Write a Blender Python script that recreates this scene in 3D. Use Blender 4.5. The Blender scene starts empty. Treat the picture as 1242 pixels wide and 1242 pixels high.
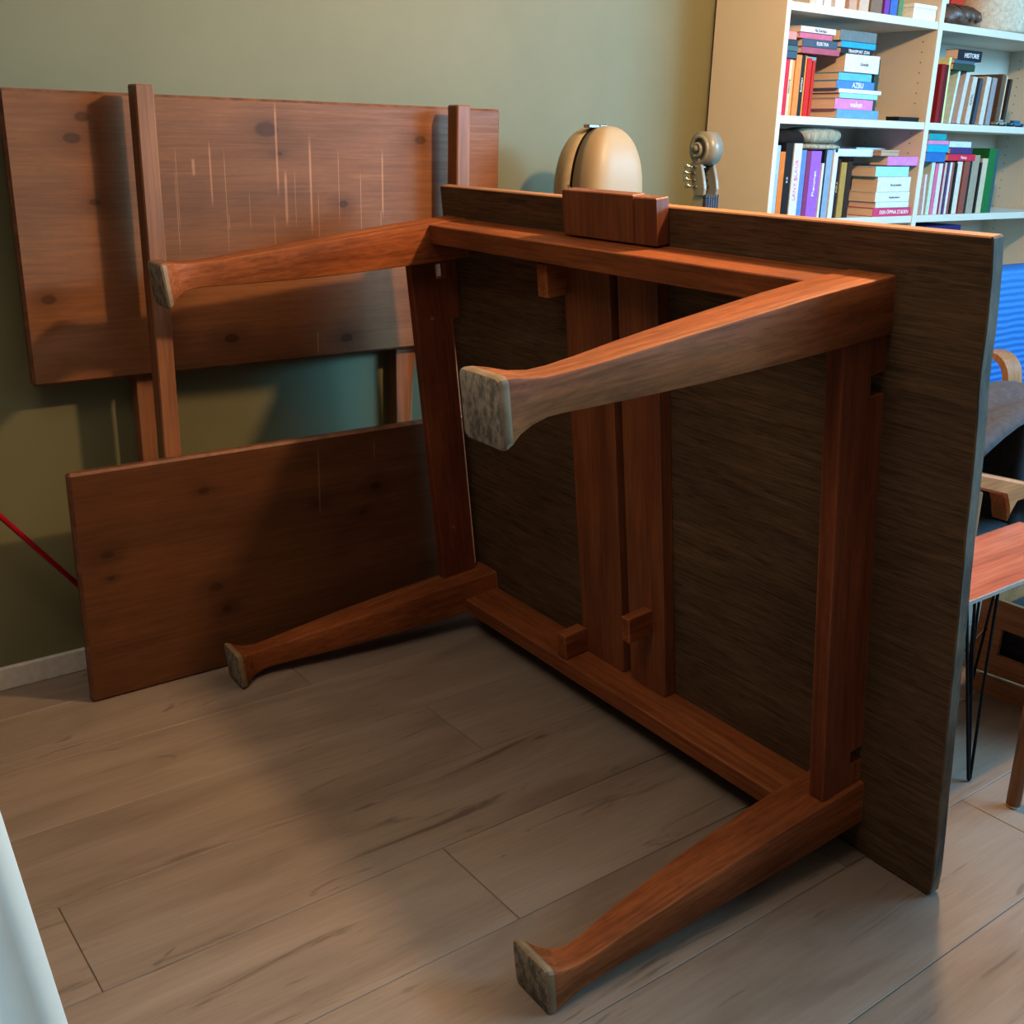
import bpy, bmesh, math, random
from mathutils import Vector, Matrix
random.seed(7)
SC = bpy.context.scene
COL = SC.collection

# ------------------------------------------------------------------ camera
cd = bpy.data.cameras.new('camera'); cam = bpy.data.objects.new('camera', cd); COL.objects.link(cam)
cd.sensor_width = 36.0; cd.lens = 38.284; cd.clip_start = 0.02
_R = Vector((0.799085, -0.600716, 0.024583)); _U = Vector((0.176601, 0.273611, 0.945489)); _F = Vector((0.574696, 0.751184, -0.324725))
m = Matrix((( _R.x, _U.x, -_F.x, 0), (_R.y, _U.y, -_F.y, 0), (_R.z, _U.z, -_F.z, 1.27), (0, 0, 0, 1)))
cam.matrix_world = m
SC.camera = cam

# ------------------------------------------------------------------ world, lamps, exposure
w = bpy.data.worlds.new('world'); SC.world = w; w.use_nodes = True
bg = w.node_tree.nodes['Background']; bg.inputs[0].default_value = (0.55, 0.68, 0.85, 1); bg.inputs[1].default_value = 0.04
SC.view_settings.view_transform = 'Standard'; SC.view_settings.look = 'None'
SC.view_settings.gamma = 1.0; SC.view_settings.use_curve_mapping = False
SC.view_settings.exposure = 0.0
SC.cycles.max_bounces = 8

def lamp(name, kind, loc, energy, color, size=0.1, size_y=None, aim=None):
    d = bpy.data.lights.new(name, kind); o = bpy.data.objects.new(name, d); COL.objects.link(o)
    o.location = loc; d.energy = energy; d.color = color
    if kind == 'AREA':
        d.shape = 'RECTANGLE'; d.size = size; d.size_y = size_y or size
    else:
        d.shadow_soft_size = size
    if aim is not None:
        o.rotation_euler = (Vector(aim) - Vector(loc)).to_track_quat('-Z', 'Y').to_euler()
    return o
lamp('pendant_lamp', 'POINT', (1.90, 1.16, 1.98), 108, (1.0, 0.62, 0.32), 0.045)
lamp('window_daylight', 'AREA', (4.66, -0.35, 1.92), 190, (0.18, 0.60, 1.0), 1.8, 1.05, aim=(2.0, 1.5, 0.6))
lamp('side_daylight', 'AREA', (4.1, -1.3, 2.38), 130, (0.42, 0.75, 0.97), 1.2, 0.8, aim=(1.1, 0.9, 0))
R2 = lamp('overhead_fill', 'AREA', (0.0, 1.0, 2.45), 12, (1.0, 0.80, 0.62), 0.9, 0.9, aim=(0.3, 0.8, 0))  # added soft fill from above, standing in for ceiling bounce; no real fitting
R2.data.spread = math.radians(115)

# ------------------------------------------------------------------ node materials
def new_mat(name, rough=0.6, color=(0.5, 0.5, 0.5), metallic=0.0, coat=0.0):
    m = bpy.data.materials.new(name); m.use_nodes = True
    b = m.node_tree.nodes['Principled BSDF']
    b.inputs['Base Color'].default_value = (*color, 1); b.inputs['Roughness'].default_value = rough
    b.inputs['Metallic'].default_value = metallic
    if coat: b.inputs['Coat Weight'].default_value = coat; b.inputs['Coat Roughness'].default_value = 0.25
    return m, m.node_tree, b
def node(nt, t, **kw):
    n = nt.nodes.new(t)
    for k, v in kw.items():
        if k in n.inputs: n.inputs[k].default_value = v
        else: setattr(n, k, v)
    return n
def ramp(nt, src, stops):
    r = nt.nodes.new('ShaderNodeValToRGB'); nt.links.new(src, r.inputs[0])
    e = r.color_ramp.elements
    while len(e) < len(stops): e.new(0.5)
    for i, (p, c) in enumerate(stops): e[i].position = p; e[i].color = (*c, 1) if len(c) == 3 else c
    return r.outputs[0]
def mixc(nt, fac, a, b, mode='MIX'):
    n = nt.nodes.new('ShaderNodeMix'); n.data_type = 'RGBA'; n.blend_type = mode
    for sock, v in ((n.inputs[0], fac), (n.inputs[6], a), (n.inputs[7], b)):
        if hasattr(v, 'is_linked'): nt.links.new(v, sock)
        elif isinstance(v, (int, float)): sock.default_value = v
        else: sock.default_value = (*v, 1)
    return n.outputs[2]
def math_(nt, op, a, b=None, clamp=False):
    n = nt.nodes.new('ShaderNodeMath'); n.operation = op; n.use_clamp = clamp
    for i, v in enumerate((a, b)):
        if v is None: continue
        if hasattr(v, 'is_linked'): nt.links.new(v, n.inputs[i])
        else: n.inputs[i].default_value = v
    return n.outputs[0]
def bump(nt, b, h, strength=0.2, dist=0.002):
    n = nt.nodes.new('ShaderNodeBump'); n.inputs['Strength'].default_value = strength; n.inputs['Distance'].default_value = dist
    nt.links.new(h, n.inputs['Height']); nt.links.new(n.outputs[0], b.inputs['Normal'])

def wood(name, dark, mid, light, axis=2, rough=0.42, scale=1.0, knots=None, streaks=None, plane=(0, 2), per_object=False, wavy=0.0, spec=0.5, fleck=0.25, worn=0.0, pores=0.0):
    """grain runs along the given local axis; knots / scratches are marks at fixed places of the wood"""
    m, nt, b = new_mat(name, rough); b.inputs['Specular IOR Level'].default_value = spec
    tc = nt.nodes.new('ShaderNodeTexCoord'); co = tc.outputs['Object']
    if per_object:
        oi = nt.nodes.new('ShaderNodeObjectInfo'); v = nt.nodes.new('ShaderNodeVectorMath'); v.operation = 'MULTIPLY_ADD'
        nt.links.new(oi.outputs['Random'], v.inputs[0]); v.inputs[1].default_value = (37, 91, 53); nt.links.new(co, v.inputs[2]); co2 = v.outputs[0]
    else: co2 = co
    sc = [14 * scale] * 3; sc[axis] = 1.3 * scale
    mp = node(nt, 'ShaderNodeMapping'); mp.inputs['Scale'].default_value = sc; nt.links.new(co2, mp.inputs[0])
    n1 = node(nt, 'ShaderNodeTexNoise', Scale=1.0, Detail=6.0, Roughness=0.62, Distortion=0.6 + wavy); nt.links.new(mp.outputs[0], n1.inputs['Vector'])
    sc2 = [130 * scale] * 3; sc2[axis] = 5 * scale
    mp2 = node(nt, 'ShaderNodeMapping'); mp2.inputs['Scale'].default_value = sc2; nt.links.new(co2, mp2.inputs[0])
    n2 = node(nt, 'ShaderNodeTexNoise', Scale=1.0, Detail=3.0, Roughness=0.6, Distortion=0.3 + wavy); nt.links.new(mp2.outputs[0], n2.inputs['Vector'])
    c = ramp(nt, n1.outputs[0], [(0.28, dark), (0.5, mid), (0.72, light)])
    f = ramp(nt, n2.outputs[0], [(0.35, (1 - fleck,) * 3), (0.62, (1.06,) * 3)])
    c = mixc(nt, 1.0, c, f, 'MULTIPLY')
    if pores:
        sp = [75.0] * 3; sp[axis] = 16.0
        mp3 = node(nt, 'ShaderNodeMapping'); mp3.inputs['Scale'].default_value = sp; nt.links.new(co2, mp3.inputs[0])
        n4 = node(nt, 'ShaderNodeTexNoise', Scale=1.0, Detail=2.0, Roughness=0.5, Distortion=1.6); nt.links.new(mp3.outputs[0], n4.inputs['Vector'])
        c = mixc(nt, 1.0, c, ramp(nt, n4.outputs[0], [(0.40, (1 - pores,) * 3), (0.52, (1.0,) * 3), (0.66, (1 + pores * .7,) * 3)]), 'MULTIPLY')
    n3 = node(nt, 'ShaderNodeTexNoise', Scale=4.5 * scale, Detail=2.0); nt.links.new(co2, n3.inputs['Vector'])
    c = mixc(nt, 1.0, c, ramp(nt, n3.outputs[0], [(0.3, (0.82,) * 3), (0.7, (1.15,) * 3)]), 'MULTIPLY')
    if knots or streaks:
        sx = node(nt, 'ShaderNodeSeparateXYZ'); nt.links.new(co, sx.inputs[0])
        X, Z = sx.outputs[plane[0]], sx.outputs[plane[1]]
        wob = math_(nt, 'MULTIPLY', math_(nt, 'SUBTRACT', n1.outputs[0], 0.5), 0.012)
        for kx, kz, r in (knots or []):
            dx = math_(nt, 'MULTIPLY', math_(nt, 'ADD', math_(nt, 'SUBTRACT', X, kx), wob), 0.6)
            dz = math_(nt, 'ADD', math_(nt, 'SUBTRACT', Z, kz), wob)
            d = math_(nt, 'SQRT', math_(nt, 'ADD', math_(nt, 'MULTIPLY', dx, dx), math_(nt, 'MULTIPLY', dz, dz)))
            f = math_(nt, 'SUBTRACT', 1.0, math_(nt, 'DIVIDE', d, r * 0.9), True)
            c = mixc(nt, math_(nt, 'MULTIPLY', math_(nt, 'MULTIPLY', f, 3.2, True), 0.9), c, (0.016, 0.007, 0.004))
            f2 = math_(nt, 'SUBTRACT', 1.0, math_(nt, 'DIVIDE', d, r * 3.2), True)
            c = mixc(nt, math_(nt, 'MULTIPLY', f2, 0.75), c, tuple(x * 0.55 for x in dark))
        for x0, z0, z1, wd in (streaks or []):
            fx = math_(nt, 'SUBTRACT', 1.0, math_(nt, 'DIVIDE', math_(nt, 'ABSOLUTE', math_(nt, 'SUBTRACT', X, x0)), wd), True)
            fz = math_(nt, 'MULTIPLY', math_(nt, 'SUBTRACT', 1.0, math_(nt, 'DIVIDE', math_(nt, 'ABSOLUTE', math_(nt, 'SUBTRACT', Z, (z0 + z1) / 2)), abs(z1 - z0) / 2), True), 3.0, True)
            c = mixc(nt, math_(nt, 'MULTIPLY', math_(nt, 'MULTIPLY', fx, fz), math_(nt, 'MULTIPLY', n3.outputs[0], 1.1), True), c, tuple(min(1, x * 2.4 + 0.05) for x in light))
    if worn:
        bv = nt.nodes.new('ShaderNodeBevel'); bv.samples = 4; bv.inputs['Radius'].default_value = 0.006
        ge = nt.nodes.new('ShaderNodeNewGeometry'); dt = nt.nodes.new('ShaderNodeVectorMath'); dt.operation = 'DOT_PRODUCT'
        nt.links.new(bv.outputs[0], dt.inputs[0]); nt.links.new(ge.outputs['Normal'], dt.inputs[1])
        ed = ramp(nt, dt.outputs['Value'], [(0.72, (1,) * 3), (0.97, (0,) * 3)])
        ef = math_(nt, 'MULTIPLY', ed, math_(nt, 'MULTIPLY', math_(nt, 'SUBTRACT', n3.outputs[0], 0.30, True), 2.4 * worn, True), True)
        c = mixc(nt, ef, c, tuple(min(1, x * 1.5 + 0.04) for x in light))
    nt.links.new(c, b.inputs['Base Color'])
    nt.links.new(ramp(nt, n2.outputs[0], [(0.3, (min(1, rough + 0.12),) * 3), (0.7, (max(0, rough - 0.06),) * 3)]), b.inputs['Roughness'])
    bump(nt, b, n2.outputs[0], 0.25, 0.0015)
    return m
def noisy(name, a, c2, scale=20, rough=0.7, bs=0.2, bd=0.002, metallic=0.0, lo=0.35, hi=0.65, stretch=(1, 1, 1)):
    m, nt, b = new_mat(name, rough, metallic=metallic)
    tc = nt.nodes.new('ShaderNodeTexCoord'); mp = node(nt, 'ShaderNodeMapping'); mp.inputs['Scale'].default_value = stretch
    nt.links.new(tc.outputs['Object'], mp.inputs[0])
    n = node(nt, 'ShaderNodeTexNoise', Scale=float(scale), Detail=6.0, Roughness=0.65); nt.links.new(mp.outputs[0], n.inputs['Vector'])
    nt.links.new(ramp(nt, n.outputs[0], [(lo, a), (hi, c2)]), b.inputs['Base Color'])
    if bs: bump(nt, b, n.outputs[0], bs, bd)
    return m
_plain = {}
def plain(color, rough=0.55, metallic=0.0, coat=0.0, spec=.4):
    k = (tuple(round(x, 3) for x in color), rough, metallic, coat)
    if k not in _plain:
        mm, nt, b = new_mat('surface', rough, color, metallic, coat)
        if not metallic: b.inputs['Specular IOR Level'].default_value = .08 if max(color) < .12 else spec
        tc = nt.nodes.new('ShaderNodeTexCoord'); n = node(nt, 'ShaderNodeTexNoise', Scale=60.0, Detail=3.0); nt.links.new(tc.outputs['Object'], n.inputs['Vector'])
        nt.links.new(mixc(nt, 1.0, color, ramp(nt, n.outputs[0], [(0.3, (0.88,) * 3), (0.7, (1.08,) * 3)]), 'MULTIPLY'), b.inputs['Base Color'])
        _plain[k] = mm
    return _plain[k]

# ------------------------------------------------------------------ mesh helpers
def obj(name, bm, mat, parent=None, smooth=False):
    me = bpy.data.meshes.new(name); bm.normal_update(); bm.to_mesh(me); bm.free()
    for mm in (mat if isinstance(mat, (list, tuple)) else [mat]): me.materials.append(mm)
    if smooth:
        for p in me.polygons: p.use_smooth = True
    o = bpy.data.objects.new(name, me); COL.objects.link(o)
    if parent: o.parent = parent
    return o
def tag(o, label=None, cat=None, group=None, kind=None):
    if label: o['label'] = label
    if cat: o['category'] = cat
    if group: o['group'] = group
    if kind: o['kind'] = kind
    return o
def thing(name, label, cat, loc=(0, 0, 0), rz=0, group=None):
    o = bpy.data.objects.new(name, None); COL.objects.link(o); o.empty_display_size = 0.1
    o.location = loc; o.rotation_euler = (0, 0, rz)
    return tag(o, label, cat, group)
def add_box(bm, x0, x1, y0, y1, z0, z1, bev=0.0, seg=1, mi=0):
    r = bmesh.ops.create_cube(bm, size=1.0)
    vs = r['verts']
    for v in vs:
        v.co = Vector(((x0 + x1) / 2 + v.co.x * (x1 - x0), (y0 + y1) / 2 + v.co.y * (y1 - y0), (z0 + z1) / 2 + v.co.z * (z1 - z0)))
    fs = list({f for v in vs for f in v.link_faces})
    for f in fs: f.material_index = mi
    if bev:
        es = list({e for v in vs for e in v.link_edges})
        bmesh.ops.bevel(bm, geom=es, offset=bev, segments=seg, profile=0.5, affect='EDGES')
    return vs
def box(x0, x1, y0, y1, z0, z1, bev=0.0, seg=1):
    bm = bmesh.new(); add_box(bm, x0, x1, y0, y1, z0, z1, bev, seg); return bm
def prism(bm, pts, a0, a1, axis, bev=0.0):
    """polygon pts in the two remaining axes, extruded along axis"""
    def mk(u, v, a):
        c = [u, v]; c.insert(axis, a); return Vector(c)
    A = [bm.verts.new(mk(u, v, a0)) for u, v in pts]; B = [bm.verts.new(mk(u, v, a1)) for u, v in pts]
    fs = [bm.faces.new(A), bm.faces.new(B[::-1])]
    n = len(pts)
    for i in range(n): fs.append(bm.faces.new((A[i], B[i], B[(i + 1) % n], A[(i + 1) % n])))
    bmesh.ops.recalc_face_normals(bm, faces=fs)
    if bev: bmesh.ops.bevel(bm, geom=list({e for f in fs for e in f.edges}), offset=bev, segments=1, affect='EDGES')
    return fs
def add_cyl(bm, p0, p1, r0, r1=None, n=12, cap=True):
    r1 = r0 if r1 is None else r1
    p0, p1 = Vector(p0), Vector(p1); d = p1 - p0; q = d.to_track_quat('Z', 'Y')
    rings = []
    for p, r in ((p0, r0), (p1, r1)):
        rings.append([bm.verts.new(p + q @ Vector((r * math.cos(2 * math.pi * i / n), r * math.sin(2 * math.pi * i / n), 0))) for i in range(n)])
    for i in range(n): bm.faces.new((rings[0][i], rings[0][(i + 1) % n], rings[1][(i + 1) % n], rings[1][i]))
    if cap: bm.faces.new(rings[0][::-1]); bm.faces.new(rings[1])
def add_tube(bm, pts, r, n=8, cap=True):
    pts = [Vector(p) for p in pts]; rings = []; ref = None
    for i, p in enumerate(pts):
        t = (pts[min(i + 1, len(pts) - 1)] - pts[max(i - 1, 0)]).normalized()
        if ref is None: ref = t.orthogonal().normalized()
        ref = (ref - t * ref.dot(t)).normalized(); s = t.cross(ref)
        rr = r[i] if isinstance(r, (list, tuple)) else r
        rings.append([bm.verts.new(p + ref * rr * math.cos(2 * math.pi * k / n) + s * rr * math.sin(2 * math.pi * k / n)) for k in range(n)])
    for a, b_ in zip(rings, rings[1:]):
        for k in range(n): bm.faces.new((a[k], a[(k + 1) % n], b_[(k + 1) % n], b_[k]))
    if cap: bm.faces.new(rings[0][::-1]); bm.faces.new(rings[-1])
def loft(bm, rings, cap=True):
    R = [[bm.verts.new(v) for v in r] for r in rings]; n = len(R[0])
    for a, b_ in zip(R, R[1:]):
        for k in range(n): bm.faces.new((a[k], a[(k + 1) % n], b_[(k + 1) % n], b_[k]))
    fs = []
    if cap: fs = [bm.faces.new(R[0][::-1]), bm.faces.new(R[-1])]
    bmesh.ops.recalc_face_normals(bm, faces=bm.faces[:])
    return fs
def lettering(txt, size, mat, parent, loc, rot, name='lettering'):
    cu = bpy.data.curves.new(name, 'FONT'); cu.body = txt; cu.size = size; cu.extrude = 0.0003
    cu.align_x = 'CENTER'; cu.align_y = 'CENTER'; cu.resolution_u = 2
    t_ = bpy.data.objects.new(name, cu); me = bpy.data.meshes.new_from_object(t_); bpy.data.objects.remove(t_); me.materials.clear(); me.materials.append(mat)
    o = bpy.data.objects.new(name, me); COL.objects.link(o); o.parent = parent; o.location = loc; o.rotation_euler = rot
    return o

# ------------------------------------------------------------------ the room
YW = 2.564
wall_mat = noisy('wall_paint', (0.150, 0.146, 0.070), (0.170, 0.163, 0.080), 3, 0.62, 0.12, 0.0006)
white_wall = noisy('white_wall_paint', (0.42, 0.40, 0.36), (0.46, 0.44, 0.40), 4, 0.8, 0.1, 0.001)
trim_mat = plain((0.62, 0.58, 0.52), 0.45)
tag(obj('wall_back', box(-2.0, 4.75, YW, YW + 0.12, 0, 2.5), wall_mat), kind='structure')
bm = bmesh.new()   # right wall with the window opening
add_box(bm, 4.75, 4.87, 0.75, YW + 0.12, 0, 2.5); add_box(bm, 4.75, 4.87, -3.0, -1.45, 0, 2.5)
add_box(bm, 4.75, 4.87, -1.45, 0.75, 0, 1.3); add_box(bm, 4.75, 4.87, -1.45, 0.75, 2.42, 2.5)
tag(obj('wall_right', bm, white_wall), kind='structure')
win = thing('window_1', None, None, (4.75, -0.35, 1.30)); win['kind'] = 'structure'
bm = bmesh.new()
for a in ((0, .1, -1.1, -1.04, 0, 1.12), (0, .1, 1.04, 1.1, 0, 1.12), (0, .1, -1.04, 1.04, 0, .06), (0, .1, -1.04, 1.04, 1.06, 1.12), (0, .1, -.03, .03, .06, 1.06)): add_box(bm, *a)
obj('window_frame', bm, trim_mat, win)
tag(obj('ceiling', box(-2.0, 4.87, -3.0, YW + 0.12, 2.5, 2.6), plain((0.6, 0.58, 0.55), 0.9)), kind='structure')
tag(obj('baseboard_back', box(-2.0, 2.68, YW - 0.014, YW, 0, 0.056, 0.002), trim_mat), kind='structure')

# ------------------------------------------------------------------ floor of separate planks
floor_mat, nt, b_ = new_mat('floor_laminate', 0.5); b_.inputs['Specular IOR Level'].default_value = 0.35
tc = nt.nodes.new('ShaderNodeTexCoord'); oi = nt.nodes.new('ShaderNodeObjectInfo'); v = nt.nodes.new('ShaderNodeVectorMath'); v.operation = 'MULTIPLY_ADD'
nt.links.new(oi.outputs['Random'], v.inputs[0]); v.inputs[1].default_value = (37, 91, 53); nt.links.new(tc.outputs['Object'], v.inputs[2])
def fl_noise(sc, detail, dist, rough=.55):
    mp = node(nt, 'ShaderNodeMapping'); mp.inputs['Scale'].default_value = sc; nt.links.new(v.outputs[0], mp.inputs[0])
    n = node(nt, 'ShaderNodeTexNoise', Scale=1.0, Detail=detail, Roughness=rough, Distortion=dist); nt.links.new(mp.outputs[0], n.inputs['Vector']); return n.outputs[0]
big = fl_noise((1.6, 9, 9), 4.0, .8); fine = fl_noise((7, 130, 130), 3.0, .5); crack = fl_noise((2.4, 24, 24), 5.0, 1.1, .6); spot = fl_noise((5, 16, 16), 2.0, 1.5)
c = ramp(nt, big, [(0.30, (0.185, 0.138, 0.104)), (0.5, (0.24, 0.185, 0.143)), (0.7, (0.275, 0.218, 0.172))])
c = mixc(nt, 1.0, c, ramp(nt, fine, [(0.3, (0.9,) * 3), (0.7, (1.05,) * 3)]), 'MULTIPLY')
c = mixc(nt, ramp(nt, crack, [(0.61, (0,) * 3), (0.70, (0.75,) * 3)]), c, (0.085, 0.058, 0.042))
c = mixc(nt, ramp(nt, spot, [(0.70, (0,) * 3), (0.78, (0.8,) * 3)]), c, (0.07, 0.048, 0.035))
c = mixc(nt, 1.0, c, ramp(nt, oi.outputs['Random'], [(0.0, (0.90,) * 3), (1.0, (1.08,) * 3)]), 'MULTIPLY')
nt.links.new(c, b_.inputs['Base Color']); bump(nt, b_, fine, .15, .001)
floor = tag(obj('floor', box(-2.0, 4.87, -3.0, YW + 0.12, -0.03, -0.0035), plain((0.20, 0.16, 0.125), 0.7)), kind='structure')
PL, PW = 1.38, 0.24
pm = box(0, PL - 0.0012, 0, PW - 0.0012, -0.003, 0, 0.0012)
plank0 = obj('plank', pm, floor_mat, floor)
joints = {0: 0.55, 1: 1.55, 2: 0.965, 3: 0.333, 4: 1.232, 5: 0.30, 6: 1.06}
first = True
for k in range(-14, 8):
    y0 = 0.73 + PW * k
    if y0 > YW: continue
    jx = joints.get(k, random.random() * PL)
    x = jx - PL * 3
    while x < 4.75:
        if x + PL > -2.0:
            if first: o = plank0; first = False
            else: o = plank0.copy(); COL.objects.link(o); o.parent = floor
            o.location = (x, y0, 0)
        x += PL

# ------------------------------------------------------------------ the old table lying on its side
top_under = wood('tabletop_underside', (0.085, 0.046, 0.022), (0.112, 0.064, 0.031), (0.140, 0.083, 0.042), axis=0, rough=0.62, scale=0.8, wavy=2.6, spec=0.25, fleck=0.5, pores=.12)
red_wood = wood('red_varnished_wood', (0.16, 0.040, 0.012), (0.27, 0.075, 0.022), (0.36, 0.12, 0.038), axis=2, rough=0.55, scale=1.0, fleck=0.28, spec=.12, worn=1.0, pores=.13)
red_wood_a = wood('red_varnished_wood_long', (0.15, 0.038, 0.012), (0.25, 0.07, 0.021), (0.34, 0.11, 0.035), axis=0, rough=0.5, scale=1.0, fleck=0.28, spec=.22, worn=1.0, pores=.10)
red_wood_b = wood('red_varnished_wood_tall', (0.12, 0.028, 0.010), (0.20, 0.050, 0.018), (0.28, 0.08, 0.028), axis=1, rough=0.5, scale=1.0, fleck=0.25, spec=.22, worn=.8, pores=.08)
board_wood = wood('knotty_board_wood', (0.12, 0.032, 0.012), (0.21, 0.060, 0.020), (0.28, 0.09, 0.030), axis=1, rough=0.45, scale=1.0,
                  knots=[(0.75, 0.685, .010), (0.68, 0.591, .012), (0.759, 0.596, .007), (0.929, 0.615, .009), (0.87, 0.674, .012)], plane=(0, 1))
foot_end = noisy('worn_end_grain', (0.10, 0.088, 0.07), (0.28, 0.235, 0.175), 110, 0.8, 0.3, 0.001, lo=.43, hi=.58, stretch=(1, .5, 1))
foot_rim = noisy('worn_foot_rim', (0.18, 0.11, 0.055), (0.28, 0.19, 0.10), 35, 0.6, 0.3, 0.002)
edge_worn = noisy('worn_edge', (0.045, 0.030, 0.018), (0.15, 0.11, 0.07), 30, 0.8, 0.5, 0.003, stretch=(1, .3, 1))
edge_orange = wood('edge_wood', (0.24, 0.09, 0.035), (0.38, 0.16, 0.065), (0.48, 0.23, 0.10), axis=0, rough=0.4)

PHI, DE = 1.53518, 0.11865
table = thing('dining_table', 'large old reddish-brown wooden dining table lying on its side on the floor', 'table', (1.59787, 0.82491, 0.003))
u = Vector((math.cos(PHI), math.sin(PHI), 0)); n0 = Vector((-math.sin(PHI), math.cos(PHI), 0)); zz = Vector((0, 0, 1))
nn = math.cos(DE) * n0 - math.sin(DE) * zz; bb = math.cos(DE) * zz + math.sin(DE) * n0
table.rotation_mode = 'QUATERNION'
# local axes: x = a (along the table), y = b (up the tabletop), z = c (leg direction); a x b = -c is left handed, so a is mirrored: x_local = -a
table.rotation_quaternion = Matrix(((-u.x, bb.x, nn.x), (-u.y, bb.y, nn.y), (-u.z, bb.z, nn.z))).to_quaternion()
LT, WT, TT = 1.470, 1.16249, 0.027
def A(x0, x1): return (-x1, -x0)
# tabletop: slightly chipped outline
pts = []
nb = 26
for i in range(nb + 1):
    b_ = WT * i / nb
    j = random.uniform(-.0006, .0006)
    if i in (21, 22): j += 0.0025
    if i in (16,): j += 0.0012
    pts.append((-(0 + (j if 0 < i < nb else 0.003)), min(max(b_, 0.004), WT - 0.003)))
pts2 = [(-LT, WT - 0.003), (-LT + 0.004, WT), (-0.006, WT)]
outline = [(-0.006, 0.0)] + pts + [(-0.006, WT), (-LT + 0.004, WT), (-LT, WT - 0.004), (-LT, 0.004), (-LT + 0.004, 0)]
bm = bmesh.new()
fs = prism(bm, outline, -TT, 0, 2)
long_e = [e for e in bm.edges if abs(e.verts[0].co.z - e.verts[1].co.z) < 1e-6]
bmesh.ops.bevel(bm, geom=long_e, offset=0.0022, segments=1, affect='EDGES')
for f in bm.faces:
    nrm = f.normal
    f.material_index = 1 if nrm.x > 0.5 or nrm.x < -0.6 else (2 if nrm.y > 0.6 else 0)
obj('tabletop', bm, [top_under, edge_worn, edge_orange], table)

F_A0, F_A1, F_B0, F_B1 = 0.157, 1.456, 0.06946, 1.093
LEG = 0.727
prof_c = [0, .11, .20, .30, .40, .50, .58, .63, .66, .685, .705, .718, .727]
q_a = [.091, .090, .087, .082, .076, .066, .057, .049, .048, .054, .070, .084, .088]   # inner side, along a
q_b = [.091, .090, .088, .085, .081, .075, .070, .066, .065, .069, .078, .088, .092]   # inner side, along b
o_a = [0, 0, 0, 0, 0, 0, .001, .001, .001, 0, -.002, -.003, -.003]
o_b = [0, 0, .001, .004, .007, .010, .013, .013, .012, .008, .002, 0, 0]
def leg(ao, sa, bo, sb, tb=0.0, ta=0.0):
    """ao, bo: outer corner; sa, sb: direction to the inside; tb, ta: slight set of the foot end"""
    bm = bmesh.new(); rings = []
    e = 0.0045
    for c, qa, qb, oa, ob in zip(prof_c, q_a, q_b, o_a, o_b):
        ee = e if c < .70 else e + .004
        pts = [(oa + ee, ob), (qa - ee, ob), (qa - ee * .3, ob + ee * .3), (qa, ob + ee), (qa, qb - ee), (qa - ee * .3, qb - ee * .3), (qa - ee, qb), (oa + ee, qb), (oa + ee * .3, qb - ee * .3), (oa, qb - ee), (oa, ob + ee), (oa + ee * .3, ob + ee * .3)]
        rings.append([Vector((-(ao + sa * x + ta * c / LEG), bo + sb * y + tb * c / LEG, c)) for x, y in pts])
    # rounded rim and end
    last = rings[-1]; cen = sum(last, Vector()) / len(last)
    rings.append([cen + (v - cen) * 0.965 + Vector((0, 0, .004)) for v in last])
    rings.append([cen + (v - cen) * 0.90 + Vector((0, 0, .0055)) for v in last])
    loft(bm, rings)
    for f in bm.faces:
        z = f.calc_center_median().z
        if z > LEG + .004: f.material_index = 1
        elif z > 0.7205: f.material_index = 2
    o = obj('leg', bm, [red_wood, foot_end, foot_rim], table, True)
    o.modifiers.new('edges', 'EDGE_SPLIT').split_angle = math.radians(24)
    return o
leg(F_A0, 1, F_B1, -1)
leg(F_A0, 1, F_B0, 1, tb=0.012)
leg(F_A1, -1, F_B1, -1, tb=0.006, ta=0.012)
leg(F_A1, -1, F_B0, 1, tb=0.018, ta=0.012)
# long aprons
x0, x1 = A(F_A0 + .088, F_A1 - .088)
tag(obj('long_apron', box(x0, x1, F_B1 - .045, F_B1 - .002, 0, .101, .002), red_wood_a, table))
tag(obj('long_apron', box(x0, x1, F_B0 + .002, F_B0 + .043, 0, .101, .002), red_wood_a, table))
# near short apron with two notches for the slides
bm = bmesh.new()
B0, B1 = F_B0 + .088, F_B1 - .088
prism(bm, [(B0, 0), (.207, 0), (.209, .032), (.237, .032), (.239, 0), (.905, 0), (.907, .034), (.941, .034), (.943, 0), (B1, 0), (B1, .103), (B0, .103)], -.197, -.166, 0)
obj('short_apron', bm, red_wood_b, table)
# far short apron: set off the tabletop, with a slot
bm = bmesh.new()
xa, xb = A(1.423, 1.448)
add_box(bm, xa, xb, B0, .85, .030, .130); add_box(bm, xa, xb, .85, .953, 0.004, .130)
add_box(bm, xa, xb, .953, .987, 0.004, .034); add_box(bm, xa, xb, .953, .987, .062, .130); add_box(bm, xa, xb, .987, B1, .004, .130)
obj('short_apron', bm, red_wood_b, table)
# centre boards, their projecting ends, and wooden blocks
def brd(name, a0, a1, b0, b1, c0, c1, mat=board_wood, bev=.002):
    x0, x1 = A(a0, a1); return obj(name, box(x0, x1, b0, b1, c0, c1, bev), mat, table)
brd('centre_board', .803, .952, .113, 1.046, 0, .031)
brd('centre_board', .662, .778, .113, 1.046, 0, .031)
brd('board_end', .722, .940, 1.094, 1.184, 0, .033)
brd('board_end', .657, .720, 1.094, 1.181, 0, .033)
brd('stop_block', .942, .976, .97, 1.040, .0, .082, red_wood)
brd('stop_block', .935, .968, .114, .176, .0312, .096, red_wood)
brd('stop_block', .698, .722, .258, .318, .0312, .098, red_wood)
for a, b_, c in ((1.423, .86, .085), (1.423, .30, .085)):
    bm = bmesh.new(); add_cyl(bm, (-a, b_, c), (-a + .0015, b_, c), .0045, .0045, 10); obj('wooden_peg', bm, red_wood, table)

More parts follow.
